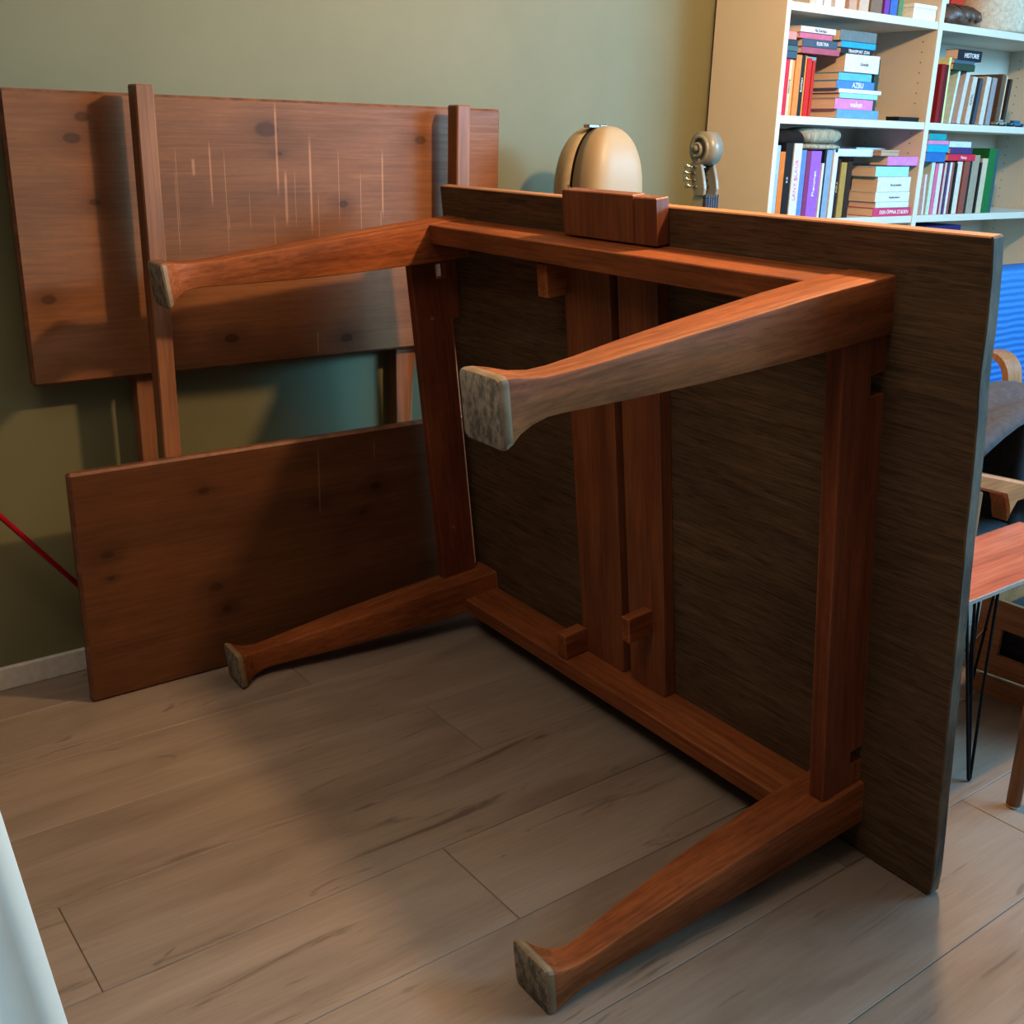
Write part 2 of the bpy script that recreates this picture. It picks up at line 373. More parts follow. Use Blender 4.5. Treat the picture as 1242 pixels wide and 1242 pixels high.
# ------------------------------------------------------------------ the two draw leaves against the wall
leaf_wood_up = wood('leaf_wood', (0.175, 0.068, 0.027), (0.212, 0.084, 0.034), (0.25, 0.102, 0.043), axis=0, rough=0.42, fleck=.16, pores=.05, spec=.22, scale=0.9,
    knots=[(1.161 - .586, 1.275 - .729, .022), (.719 - .586, 1.246 - .729, .014), (.745 - .586, 1.290 - .729, .012), (1.358 - .586, 1.105 - .729, .010), (1.046 - .586, .797 - .729, .014), (1.36 - .586, .773 - .729, .013), (.754 - .586, 1.116 - .729, .009), (1.584 - .586, 1.259 - .729, .013), (1.189 - .586, 1.22 - .729, .006), (.638 - .586, .916 - .729, .012)],
    streaks=[(.70 + .035 * i_ + .013 * (i_ * 7 % 5), .36 + .05 * (i_ * 3 % 4), .20 + .06 * (i_ * 5 % 3), .0011) for i_ in range(-11, 5) if i_ % 3] + [(1.185 - .586, 1.34 - .729, 1.12 - .729, .004), (1.205 - .586, 1.187 - .729, 1.053 - .729, .005), (1.271 - .586, 1.27 - .729, 1.03 - .729, .004), (1.471 - .586, 1.237 - .729, 1.067 - .729, .003), (1.02 - .586, 1.25 - .729, 1.10 - .729, .003), (0.98 - .586, 1.21 - .729, 1.17 - .729, .005), (1.276 - .586, .80 - .729, .735 - .729, .002)])
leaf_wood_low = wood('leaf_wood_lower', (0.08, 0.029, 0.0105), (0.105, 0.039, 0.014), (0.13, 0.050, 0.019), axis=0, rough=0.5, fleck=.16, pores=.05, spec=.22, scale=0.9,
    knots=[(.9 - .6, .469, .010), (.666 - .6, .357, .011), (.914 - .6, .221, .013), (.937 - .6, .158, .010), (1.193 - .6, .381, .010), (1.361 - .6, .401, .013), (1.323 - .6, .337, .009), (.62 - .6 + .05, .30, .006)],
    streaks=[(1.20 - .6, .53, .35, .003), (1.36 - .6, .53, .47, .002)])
leaf_edge = noisy('leaf_edge_wood', (0.09, 0.03, 0.014), (0.22, 0.08, 0.035), 25, 0.5, 0.3, 0.002)
slide_wood = wood('slide_wood', (0.17, 0.062, 0.028), (0.24, 0.095, 0.043), (0.30, 0.13, 0.062), axis=2, rough=0.42, fleck=0.2, spec=.35, worn=.8)
def leaf_panel(x1, z1, y1, mat, parent, z0=0):
    bm = box(0, x1, 0, y1, z0, z1, .006)
    for f in bm.faces:
        n = f.normal
    bm.normal_update()
    for f in bm.faces:
        if f.normal.y > -0.9: f.material_index = 1
    return obj('leaf_panel', bm, [mat, leaf_edge], parent)
lf = thing('table_leaf', 'upper knotty wooden table leaf with worn scratches, standing on its slides against the wall', 'table leaf', (0.580, 2.488, 0.0), group=None)
p_ = leaf_panel(1.25, 0.612, .026, leaf_wood_up, lf); p_.location = (0, 0, 0.729)
for xs, w_ in ((.232, .052), (.936, .062)):
    bm = bmesh.new()
    prism(bm, [(xs, 1.30), (xs + w_, 1.30), (xs + w_, .70), (xs + w_ - .012, .62), (xs + w_ - .020, .50), (xs + w_ - .022, 0), (xs, 0)], .0262, .0700, 1, .0015)
    obj('slide', bm, slide_wood, lf)
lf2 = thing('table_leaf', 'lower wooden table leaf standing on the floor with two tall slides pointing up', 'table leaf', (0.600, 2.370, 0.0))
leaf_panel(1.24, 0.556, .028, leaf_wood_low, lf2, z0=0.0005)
for xs, zt in ((.225, 1.357), (1.031, 1.345)):
    obj('slide', box(xs, xs + .040, .0282, .0740, .012, zt, .003), slide_wood, lf2)

# ------------------------------------------------------------------ red rod
bm = bmesh.new(); add_cyl(bm, (-0.42, 2.475, 1.665), (0.812, 2.455, 0.002), .0062, .0062, 12)
tag(obj('red_rod', bm, plain((0.42, 0.004, 0.02), 0.35), None, True), 'thin red rod slanting down behind the lower table leaf', 'rod')

# ------------------------------------------------------------------ white cloth at the left
bm = bmesh.new(); rows = 16; cols = 28; R_ = []
for i in range(rows + 1):
    z = 0.01 + 1.6 * i / rows; row = []
    for j in range(cols + 1):
        s = j / cols
        x = 0.243 - 0.066 * (z / 0.6) - 0.75 * s
        if z > .66: x = 0.243 - 0.0726 - 0.03 * (z - .66) - 0.75 * s
        y = 1.075 + 0.16 * min(z, .9) + 0.05 * s + (0.012 * (1 - .4 * z) * math.sin(s * 26 + z * 1.5)) * min(1, s * 12)
        row.append(bm.verts.new((x, y, z)))
    R_.append(row)
for i in range(rows):
    for j in range(cols): bm.faces.new((R_[i][j], R_[i][j + 1], R_[i + 1][j + 1], R_[i + 1][j]))
cloth_mat = noisy('white_cloth', (0.74, 0.71, 0.61), (0.80, 0.77, 0.67), 5, 0.85, 0.15, 0.002)
o = obj('white_cloth', bm, cloth_mat, None, True); md = o.modifiers.new('thickness', 'SOLIDIFY'); md.thickness = 0.003
tag(o, 'white cloth hanging down at the left edge over the wooden floor', 'cloth')

# ------------------------------------------------------------------ bookcase
shelf_mat = noisy('white_melamine', (0.58, 0.53, 0.44), (0.61, 0.56, 0.47), 3, 0.5, 0.05, 0.0005)
bc = thing('bookcase', 'tall white bookcase against the wall, filled with books', 'bookcase', (2.690, 2.276, 0))
YD = 0.284
for xs, w_ in ((0, .020), (.760, .026), (1.692, .022)):
    obj('side_panel', box(xs, xs + w_, 0, YD, 0, 2.25, .001), shelf_mat, bc)
obj('back_panel', box(.0, 1.70, YD - .008, YD - .002, 0.05, 2.24), shelf_mat, bc)
for x0, x1 in ((.0205, .7595), (.7865, 1.6915)):
    for z in (.06, .425, .737, 1.050, 1.354, 1.664, 1.98, 2.25):
        obj('shelf', box(x0, x1, .002, YD - .009, z - .0235, z, .001), shelf_mat, bc)
bm = bmesh.new()
for xx in (.7595, 1.6915):
    for yy in (.05, .23):
        for k in range(36):
            z = .55 + k * .032
            if min(abs(z - q) for q in (.737, 1.05, 1.354, 1.664)) > .03: add_cyl(bm, (xx, yy, z), (xx - .0006, yy, z), .0025, .0025, 6)
tag(obj('peg_holes', bm, plain((0.12, 0.1, 0.08), 0.9), bc), kind='stuff')

UPRIGHT = [
(2.724,2.744,1.354,0.157,(0.55, 0.02, 0.05),'thin red upright book at the left end of the upper shelf',0),
(2.744,2.757,1.354,0.156,(0.75, 0.55, 0.35),'thin cream upright book with small dark lettering',0),
(2.757,2.770,1.354,0.156,(0.75, 0.33, 0.13),'pale orange-brown upright book between cream and orange spines',0),
(2.769,2.796,1.354,0.171,(0.72, 0.22, 0.05),'orange upright book beside a black one on the upper shelf',0),
(2.796,2.815,1.354,0.170,(0.02, 0.02, 0.02),'black upright book with white lettering between two orange ones',0),
(2.815,2.826,1.354,0.171,(0.75, 0.25, 0.04),'narrow orange upright book right of the black lettered one',0),
(2.827,2.850,1.354,0.165,(0.55, 0.015, 0.01),'bright red upright book next to the tall stack',0),
(2.851,2.866,1.354,0.159,(0.45, 0.02, 0.01),'darker red upright book half behind the tall stack',0),
(3.160,3.186,1.354,0.180,(0.03, 0.05, 0.04),'dark upright book seen behind the white thick one',0),
(3.187,3.204,1.354,0.171,(0.4, 0.07, 0.05),'brick-red upright book right of the tall stack',0),
(3.205,3.222,1.354,0.170,(0.4, 0.3, 0.2),'narrow tan upright book right of the brick-red one',0),
(3.221,3.238,1.354,0.183,(0.1, 0.12, 0.14),'slate upright book leaning beside the purple one',0),
(3.236,3.271,1.354,0.199,(0.12, 0.08, 0.2),'tall dark purple upright book with a lavender spine edge',0),
(2.717,2.744,1.050,0.219,(0.3, 0.45, 0.75),'pale blue upright book at the left end of the lower shelf',0),
(2.745,2.770,1.050,0.201,(0.85, 0.16, 0.02),'bright orange upright book on the lower shelf',0),
(2.768,2.805,1.050,0.227,(0.015, 0.012, 0.012),'tall black upright book with tiny pale lettering',0),
(2.805,2.843,1.050,0.226,(0.6, 0.66, 0.85),'white and blue upright book with pink lettering down its spine',0),
(2.844,2.871,1.050,0.207,(0.1, 0.2, 0.5),'blue upright book between the white and the maroon ones',0),
(2.871,2.892,1.050,0.205,(0.2, 0.03, 0.12),'maroon upright book left of the purple one',0),
(2.892,2.943,1.050,0.205,(0.28, 0.1, 0.6),'thick purple upright book with white lettering',0),
(2.947,2.959,1.050,0.169,(0.75, 0.75, 0.8),'thin white short upright book right of the purple one',0),
(2.955,2.967,1.050,0.213,(0.015, 0.015, 0.02),'thin black upright book next to the grey-blue one',0),
(2.968,2.999,1.050,0.209,(0.2, 0.3, 0.42),'grey-blue upright book on the lower shelf',0),
(3.000,3.023,1.050,0.202,(0.75, 0.75, 0.78),'white upright book right of the grey-blue one',0),
(3.025,3.046,1.050,0.182,(0.02, 0.015, 0.015),'black upright book with gilt marks on the lower shelf',0),
(3.047,3.077,1.050,0.172,(0.35, 0.22, 0.05),'olive-gold upright book on the lower shelf',0),
(3.077,3.105,1.050,0.175,(0.03, 0.015, 0.01),'dark brown upright book touching the lower stack',0),
(3.523,3.544,1.354,0.187,(0.2, 0.008, 0.01),'dark red upright book at the left end of the right bay',0),
(3.545,3.567,1.354,0.186,(0.08, 0.01, 0.012),'near-black red upright book right of the dark red one',0),
(3.563,3.578,1.354,0.210,(0.7, 0.85, 0.3),'thin lime-and-white upright book in the right bay',0),
(3.609,3.628,1.354,0.171,(0.5, 0.6, 0.85),'pale blue book leaning right in the right bay',6),
(3.654,3.684,1.354,0.169,(0.5, 0.47, 0.45),'greyish white book leaning with its cover showing',7),
(3.707,3.743,1.354,0.156,(0.5, 0.45, 0.38),'cream book with bold dark lettering leaning in the right bay',5),
(3.754,3.780,1.354,0.153,(0.04, 0.06, 0.09),'dark slate book leaning in the right bay',5),
(3.795,3.831,1.354,0.160,(0.5, 0.48, 0.42),'off-white book with a photo at its foot leaning in the right bay',4),
(3.837,3.874,1.354,0.159,(0.25, 0.23, 0.24),'grey book leaning right of the off-white one',3),
(3.893,3.922,1.354,0.173,(0.1, 0.07, 0.05),'brown picture book standing near the right of the bay',2),
(3.926,3.939,1.354,0.169,(0.55, 0.5, 0.4),'thin cream book near the right of the bay',3),
(3.943,3.965,1.354,0.159,(0.04, 0.035, 0.03),'thin black book last in the leaning row',4),
(3.519,3.537,1.050,0.135,(0.6, 0.55, 0.7),'thin white book at the left end of the lower right shelf',-3),
(3.544,3.566,1.050,0.176,(0.45, 0.55, 0.42),'pale green book on the lower right shelf',0),
(3.574,3.592,1.050,0.173,(0.7, 0.12, 0.25),'thin pink book on the lower right shelf',0),
(3.592,3.617,1.050,0.173,(0.6, 0.55, 0.8),'lavender book right of the pink one',0),
(3.617,3.630,1.050,0.174,(0.2, 0.02, 0.06),'thin maroon book right of the lavender one',0),
(3.630,3.645,1.050,0.176,(0.55, 0.4, 0.3),'thin beige book right of the maroon one',0),
(3.645,3.658,1.050,0.176,(0.06, 0.04, 0.15),'thin navy book right of the beige one',0),
(3.658,3.671,1.050,0.177,(0.65, 0.6, 0.58),'thin white book right of the navy one',0),
(3.671,3.689,1.050,0.177,(0.25, 0.08, 0.06),'brown book left of the black one on the lower right shelf',0),
(3.689,3.705,1.050,0.174,(0.015, 0.015, 0.015),'black book left of the wide cream one',0),
(3.704,3.738,1.050,0.180,(0.6, 0.52, 0.42),'wide cream book on the lower right shelf',0),
(3.743,3.780,1.050,0.183,(0.22, 0.06, 0.04),'red-brown book with a pale label on its spine',0),
(3.780,3.797,1.050,0.180,(0.02, 0.02, 0.02),'thin black book right of the red-brown one',0),
(3.795,3.847,1.050,0.203,(0.3, 0.24, 0.17),'tall grey-brown patterned picture book',0),
(3.851,3.864,1.050,0.178,(0.02, 0.02, 0.02),'thin black book right of the patterned one',0),
(3.862,3.900,1.050,0.192,(0.5, 0.4, 0.27),'pale cream book left of the tall green one',0),
(3.898,3.947,1.050,0.227,(0.01, 0.12, 0.03),'tall green picture book on the lower right shelf',0),
(3.950,3.970,1.050,0.225,(0.03, 0.08, 0.09),'thin dark teal book right of the tall green one',0),
(2.805,2.835,1.664,0.200,(0.5, 0.45, 0.35),'beige book standing on the top shelf left of the white box',0),
(2.834,2.864,1.664,0.200,(0.75, 0.75, 0.7),'white book standing on the top shelf',0),
(2.875,2.910,1.664,0.200,(0.6, 0.55, 0.5),'light grey book standing on the top shelf',0),
(2.925,2.972,1.664,0.200,(0.75, 0.78, 0.8),'pale wide book standing on the top shelf',0),
(2.990,3.029,1.664,0.200,(0.5, 0.3, 0.2),'tan book standing on the top shelf',0),
(3.037,3.085,1.664,0.200,(0.55, 0.4, 0.3),'pinkish beige book standing on the top shelf',0),
(3.099,3.157,1.664,0.200,(0.2, 0.12, 0.08),'brown book standing on the top shelf',0),
(3.169,3.195,1.664,0.200,(0.15, 0.04, 0.3),'purple book standing behind the white box',0),
(3.199,3.237,1.664,0.200,(0.05, 0.12, 0.4),'blue book standing behind the white box',0),
(3.242,3.268,1.664,0.200,(0.1, 0.2, 0.08),'dark green book standing behind the white box',0),
(3.505,3.547,1.664,0.240,(0.01, 0.3, 0.7),'bright blue book standing behind the leather gloves',0),
(3.547,3.580,1.664,0.240,(0.8, 0.82, 0.85),'white book standing behind the leather gloves',0),
(3.586,3.663,1.664,0.240,(0.5, 0.03, 0.01),'red book standing behind the leather gloves',0),
]
STACKED = [
(2.981,3.194,1.353,1.381,0.120,(0.12, 0.3, 0.75),'blue book lowest in the tall stack',''),
(2.966,3.159,1.380,1.412,0.095,(0.85, 0.2, 0.45),'pink book second from the bottom of the tall stack','waken'),
(2.985,3.179,1.413,1.428,0.110,(0.25, 0.65, 0.55),'teal and white book above the pink one in the stack',''),
(2.978,3.196,1.428,1.441,0.115,(0.8, 0.85, 0.85),'thin white book jutting out of the tall stack',''),
(2.964,3.155,1.440,1.464,0.100,(0.06, 0.2, 0.6),'blue book with big white letters in the tall stack','AZBU'),
(2.970,3.137,1.464,1.487,0.105,(0.1, 0.4, 0.6),'light blue book with a dark corner in the tall stack',''),
(2.993,3.167,1.489,1.542,0.115,(0.68, 0.78, 0.78),'thick white book topping the tall stack of paperbacks','Grande'),
(2.966,3.125,1.540,1.558,0.170,(0.02, 0.02, 0.025),'black book with white capitals above the thick white one','TRANSPORT ZON'),
(2.966,3.140,1.558,1.576,0.170,(0.02, 0.3, 0.65),'bright blue book second from the top of the right-hand pile',''),
(2.954,3.136,1.576,1.607,0.170,(0.12, 0.16, 0.17),'grey pictorial book topping the right-hand pile',''),
(2.784,2.962,1.530,1.548,0.050,(0.35, 0.08, 0.12),'dull pink book lowest of the pile on the upright row',''),
(2.784,2.950,1.548,1.571,0.050,(0.05, 0.08, 0.12),'dark slate book with a white title on its spine','ELEKTRA'),
(2.766,2.920,1.570,1.586,0.050,(0.5, 0.12, 0.2),'pink book second from the top of the left pile',''),
(2.769,2.933,1.587,1.604,0.050,(0.75, 0.8, 0.7),'white book with dark script topping the left pile','Az Europa'),
(2.708,2.767,1.512,1.532,0.170,(0.04, 0.08, 0.12),'small navy book lowest beside the upright post',''),
(2.709,2.766,1.532,1.547,0.170,(0.06, 0.12, 0.14),'small dark teal book in the pile beside the post',''),
(2.710,2.763,1.547,1.563,0.170,(0.03, 0.05, 0.07),'small near-black book in the pile beside the post',''),
(2.714,2.755,1.563,1.585,0.170,(0.6, 0.25, 0.22),'small pink-red book topping the pile beside the post',''),
(3.232,3.460,1.045,1.078,0.125,(0.55, 0.04, 0.12),'crimson hardback lowest in the lower stack','DEN ÖPPNA STADEN'),
(3.240,3.427,1.078,1.097,0.110,(0.65, 0.75, 0.75),'thin white book just above the crimson hardback',''),
(3.234,3.426,1.097,1.129,0.110,(0.7, 0.8, 0.8),'white paperback in the middle of the lower stack','Grande Amore'),
(3.237,3.422,1.129,1.178,0.105,(0.72, 0.82, 0.82),'thick white paperback in the lower stack','Az uj nevem'),
(3.221,3.406,1.178,1.211,0.105,(0.3, 0.6, 0.75),'light blue paperback near the top of the lower stack',''),
(3.277,3.467,1.214,1.243,0.140,(0.6, 0.2, 0.55),'pink and teal book jutting right near the top of the lower stack',''),
(3.495,3.611,1.227,1.259,0.170,(0.02, 0.12, 0.35),'dark blue book lowest of the left pile in the right bay',''),
(3.492,3.621,1.259,1.284,0.170,(0.01, 0.3, 0.75),'bright blue book in the left pile of the lower right shelf',''),
(3.492,3.618,1.284,1.298,0.170,(0.6, 0.2, 0.35),'thin pink book in the left pile of the lower right shelf',''),
(3.497,3.600,1.298,1.320,0.170,(0.01, 0.25, 0.3),'teal book topping the left pile of the lower right shelf',''),
(3.629,3.800,1.232,1.255,0.170,(0.55, 0.02, 0.05),'red book with a white title lowest of the right pile','Poirot'),
(3.635,3.772,1.255,1.277,0.170,(0.05, 0.03, 0.12),'navy book with a pale label above the red one',''),
(3.622,3.758,1.277,1.297,0.170,(0.5, 0.55, 0.75),'pale blue-white book topping the right pile',''),
(3.575,3.708,1.525,1.546,0.170,(0.03, 0.05, 0.03),'dark green book lying under the black box-like volume',''),
(3.579,3.703,1.546,1.561,0.170,(0.05, 0.09, 0.12),'dark blue-green book lying second under the black volume',''),
(3.594,3.740,1.557,1.592,0.050,(0.015, 0.015, 0.02),'thick black book lying on top of the leaning row','HISTORIE'),
(3.496,3.775,0.991,1.011,0.170,(0.02, 0.02, 0.1),'navy book lying flat on the shelf below the tall green book',''),
]
page_mat = noisy('book_pages', (0.60, 0.44, 0.32), (0.68, 0.52, 0.39), 6, 0.9, 0.4, 0.001, stretch=(1, 1, 60))
letter_white = plain((0.85, 0.85, 0.85), 0.6); letter_dark = plain((0.05, 0.08, 0.10), 0.6); letter_pink = plain((0.75, 0.10, 0.30), 0.6)
def book(x0, x1, y0, d, z0, z1, color, label, group, upright, lean=0, text='', tcol=None, tsize=None, vert_text=''):
    w_, h_ = x1 - x0, z1 - z0
    t = thing('book', label, 'book', ((x0 + x1) / 2, y0, z0), 0, group)
    cm = plain(tuple(min(.62, x_) for x_ in color), 0.6, spec=.12)
    bm = bmesh.new(); c = .0016 if min(w_, h_) > .012 else .001
    if upright:
        add_box(bm, -w_ / 2, w_ / 2, 0, c, 0, h_, .0008); add_box(bm, -w_ / 2, -w_ / 2 + c, c, d, 0, h_); add_box(bm, w_ / 2 - c, w_ / 2, c, d, 0, h_)
        obj('cover', bm, cm, t)
        obj('pages', box(-w_ / 2 + c, w_ / 2 - c, c, d - .003, .003, h_ - .003), page_mat, t)
        if lean: t.rotation_euler = (0, math.radians(lean), 0); t.location.z += abs(math.sin(math.radians(lean))) * w_ / 2 + .0005
    else:
        add_box(bm, -w_ / 2, w_ / 2, 0, c, 0, h_, .0008); add_box(bm, -w_ / 2, w_ / 2, c, d, 0, c); add_box(bm, -w_ / 2, w_ / 2, c, d, h_ - c, h_)
        obj('cover', bm, cm, t)
        obj('pages', box(-w_ / 2 + .002, w_ / 2 - .002, c, d - .002, c, h_ - c), page_mat, t)
    if text: lettering(text, tsize or h_ * .62, tcol or letter_white, t, (0.01, -.0006, h_ * .47), (math.pi / 2, 0, 0))
    if vert_text: lettering(vert_text, tsize or w_ * .62, tcol or letter_white, t, (0, -.0006, h_ * .52), (math.pi / 2, math.radians(-90), 0))
    return t
VT = {'white and blue upright': ('LANY BLAUR', letter_pink, .021), 'thick purple': ('Phenomen', letter_white, .018), 'tall black upright': ('III III', letter_white, .010), 'gilt marks': ('AUDI A', plain((.6, .5, .25), .5), .010),
      'black upright book with white': ('ROMAN', letter_white, .011), 'thin cream upright book with': ('MARIANNE', letter_dark, .008), 'bold dark lettering': ('KARL', letter_dark, .016)}
def group_of(z): return {1.354: 'books on the upper shelf level', 1.050: 'books on the lower shelf level', 1.664: 'books on the top shelf level', .737: 'books low in the bookcase'}.get(round(z, 3), 'books on the shelves')
rnd = random.Random(3)
for x0, x1, z0, h, c, label, lean in UPRIGHT:
    vt, tc_, ts = '', None, None
    for k, v in VT.items():
        if k in label: vt, tc_, ts = v
    far = 3.17 < x0 < 3.30 and abs(z0 - 1.354) < .01
    y0 = 2.276 + (.150 if far else .012 + rnd.random() * .006)
    d = .11 if far else rnd.uniform(.125, .16)
    if lean: x0 += .003; x1 -= .003
    if z0 > 1.6 and x0 > 3.47: x0 *= 1.035; x1 *= 1.035; y0 += .125; d = .10
    if 2.69 < x0 < 3.449: x1 = min(x1, 3.4485)
    elif x0 < 3.478: x1 += 3.478 - x0; x0 = 3.478
    book(x0 + .0006, x1 - .0006, y0, d, z0 + .0003, z0 + h, c, label, group_of(z0), True, lean, vert_text=vt, tcol=tc_, tsize=ts)
ST = {'waken': (letter_white, .024), 'AZBU': (letter_white, .022), 'Grande': (letter_dark, .014), 'TRANSPORT ZON': (letter_white, .013), 'Grande Amore': (letter_dark, .010), 'Az uj nevem': (letter_dark, .012), 'Az Europa': (letter_dark, .013)}
for x0, x1, z0, z1, d, c, label, txt in STACKED:
    zl = min((1.354, 1.050, 1.664, .737), key=lambda q: abs(q - z0) if q <= z0 + .01 else 9)
    z0 = max(z0, zl); x0 = max(x0, 2.7115)
    if x0 < 3.44: x1 = min(x1, 3.4485)
    elif x0 < 3.478: x0 = 3.478
    tc_, ts = ST.get(txt, (letter_white, None))
    book(x0, x1, 2.276 + .006 + rnd.random() * .003, d, z0 + .0004, z1 - .0003, c, label, group_of(zl), False, text=txt, tcol=tc_, tsize=ts)
# ------------------------------------------------------------------ other things on the shelves
t = thing('white_box', 'flat white box on the top shelf left of the divider', 'box', (3.384, 2.290, 1.6643))
obj('box_base', box(-.062, .062, 0, .13, 0, .034, .001), plain((.72, .74, .78), .5), t); obj('lid', box(-.064, .064, -.002, .132, .0342, .046, .001), plain((.74, .76, .8), .5), t)
cork = noisy('cork', (0.16, 0.075, 0.03), (0.36, 0.20, 0.10), 60, 0.9, 0.4, 0.002)
tag(obj('cork_block', box(3.282, 3.372, 2.42, 2.45, 1.3545, 1.494, .002), cork), 'brown speckled cork block standing at the back of the upper shelf', 'cork block')
t = thing('small_black_box', 'small flat black box lying on the upper shelf by the divider', 'box', (3.388, 2.300, 1.3543))
obj('box_base', box(-.057, .057, 0, .05, 0, .009, .001), plain((.012, .012, .014), .4), t); obj('lid', box(-.058, .058, -.001, .051, .0092, .0145, .001), plain((.02, .02, .025), .3), t)
# folded hats / scarves lying on the upright books
def blob(name, c, r, mat, parent, e=2.6, wr=0.0, fr=9):
    bm = bmesh.new(); bmesh.ops.create_uvsphere(bm, u_segments=32, v_segments=18, radius=1.0)
    for v in bm.verts:
        p = v.co.copy()
        q = Vector([math.copysign(abs(x) ** (2 / e), x) for x in p])
        k = 1 + wr * math.sin(q.x * fr + q.z * 3) * math.cos(q.y * 4)
        v.co = Vector(c) + Vector((q.x * r[0], q.y * r[1], q.z * r[2])) * k
    return obj(name, bm, mat, parent, True)
knit = noisy('knit_wool', (0.20, 0.18, 0.12), (0.42, 0.38, 0.28), 90, 0.95, 0.8, 0.004, stretch=(1, 1, .25))
t = thing('folded_knit_cap', 'beige knitted cap with black fold lying on the upright books', 'cap', (2.90, 2.33, 1.262))
blob('cap_crown', (.05, .02, .038), (.112, .060, .026), knit, t, 2.8, .03, 12); blob('cap_brim', (.045, .012, .005), (.108, .056, .0095), knit, t, 3, .04, 14)
blob('black_lining', (-.095, .02, .030), (.075, .058, .025), plain((.015, .013, .012), .9), t, 2.8, .05)
t = thing('white_folder', 'pale blue-white flat folder with a black elastic lying above the lower row', 'folder', (3.135, 2.31, 1.2395))
obj('folder_body', box(-.112, .098, 0, .15, 0.0, .024, .004, 2), plain((.55, .66, .85), .5), t)
bm = bmesh.new(); add_tube(bm, [(-.100, -.002, -.012), (-.100, -.003, .012), (-.096, -.002, .026), (-.09, .06, .0265), (-.085, .15, .026)], .003, 6); obj('elastic', bm, plain((.02, .02, .02), .6), t)
t = thing('paper_sheets', 'sheaf of white paper lying right of the small brown box', 'papers', (3.350, 2.40, 1.2436))
for k in range(3): obj('sheet_bundle', box(-.085 + .003 * k, .092 - .002 * k, .004 * k, .14, .0085 * k, .0085 * k + .0082, .0008), plain((.66, .74, .78), .6), t)
t = thing('brown_box', 'small flat light-brown wooden box lying above the lower stack of books', 'box', (3.290, 2.284, 1.2345))
obj('box_base', box(-.052, .045, 0, .11, .0095, .022, .001), plain((.40, .27, .17), .7), t); obj('lid', box(-.054, .047, -.001, .111, .0222, .0285, .001), plain((.42, .29, .18), .7), t)
# leather gloves on the top shelf
lea = noisy('brown_leather', (0.045, 0.022, 0.014), (0.12, 0.065, 0.04), 30, 0.45, 0.4, 0.003)
t = thing('leather_glove', 'brown leather ball glove lying on the top shelf beside the drum', 'glove', (3.62, 2.30, 1.6645))
blob('glove_palm', (0, .05, .030), (.080, .055, .030), lea, t, 2.6, .05, 7)
for k, (a, r) in enumerate(((-.055, .017), (-.018, .019), (.020, .019), (.058, .018))):
    bm = bmesh.new(); add_tube(bm, [(a + .02, .055, .052), (a + .028, .03, .050), (a + .034, .008, .036), (a + .036, .000, .020)], [r, r * 1.05, r, r * .7], 12); obj('finger', bm, lea, t, True)
bm = bmesh.new()
for a in (-.02, .02, .058): add_tube(bm, [(a + .001, .058, .070), (a + .008, .03, .068), (a + .014, .006, .050), (a + .016, -.004, .02)], .0022, 6)
obj('stitching', bm, plain((.02, .01, .008), .6), t)
tag(t, 'brown leather ball glove with dark seams lying on the top shelf')
# drum-like woven shade
t = thing('woven_lampshade', 'large cream woven cylindrical shade standing on the top shelf at the right', 'lampshade', (3.975, 2.405, 1.6643))
bm = bmesh.new(); n = 40
loft(bm, [[Vector((r * math.cos(2 * math.pi * k / n), r * math.sin(2 * math.pi * k / n) * .72, z)) for k in range(n)] for r, z in ((.165, .0), (.168, .02), (.168, .20), (.165, .22))])
obj('shade', bm, noisy('woven_cream', (0.42, 0.34, 0.24), (0.58, 0.50, 0.38), 70, 0.9, 0.6, 0.003), t, True)
for z in (.003, .217):
    bm = bmesh.new(); add_tube(bm, [(.1685 * math.cos(2 * math.pi * k / n), .1685 * math.sin(2 * math.pi * k / n) * .72, z) for k in range(n + 1)], .003, 6, False); obj('rim', bm, plain((.3, .22, .14), .7), t)
# small model cars
def toy(x, col, label, L):
    t = thing('toy_car', label, 'toy car', (x, 2.290, 1.3543))
    bm = bmesh.new(); add_box(bm, -L, L, -.012, .012, .004, .013, .002); add_box(bm, -L * .5, L * .45, -.010, .010, .013, .0215, .003); obj('body', bm, plain(col, .3), t)
    for xx in (-L * .6, L * .6):
        bm = bmesh.new(); add_cyl(bm, (xx, -.0135, .005), (xx, .0135, .005), .005, .005, 12); obj('wheel_pair', bm, plain((.02, .02, .02), .6), t)
toy(3.925, (.25, .26, .24), 'small grey toy car on the shelf before the last books', .034)
toy(4.035, (.03, .12, .22), 'small dark blue toy car at the right on the upper shelf', .048)

# ------------------------------------------------------------------ cream instrument case
cream, nt, b_ = new_mat('cream_lacquer', 0.42, (0.37, 0.29, 0.185)); b_.inputs['Specular IOR Level'].default_value = .25
cream2 = plain((0.40, 0.32, 0.20), 0.4)
ct = thing('instrument_case', 'tall glossy cream instrument case with a black seam, standing behind the table', 'instrument case', (2.024, 2.300, 0))
def cw(z):
    if z > 1.125:
        q = min(1, (z - 1.125) / .181); return .0985 * (1 - q ** 2.35) ** (1 / 2.2)
    pts = [(0.0, .12), (.1, .125), (.3, .125), (.55, .118), (.75, .115), (.95, .110), (1.125, .0985)]
    for (z0, a), (z1, b) in zip(pts, pts[1:]):
        if z0 <= z <= z1:
            s = (z - z0) / (z1 - z0); s = s * s * (3 - 2 * s); return a + (b - a) * s
    return pts[0][1]
zs = [0.02 + 1.10 * k / 22 for k in range(23)] + [1.125 + .181 * math.sin(math.pi / 2 * k / 16) for k in range(1, 17)]
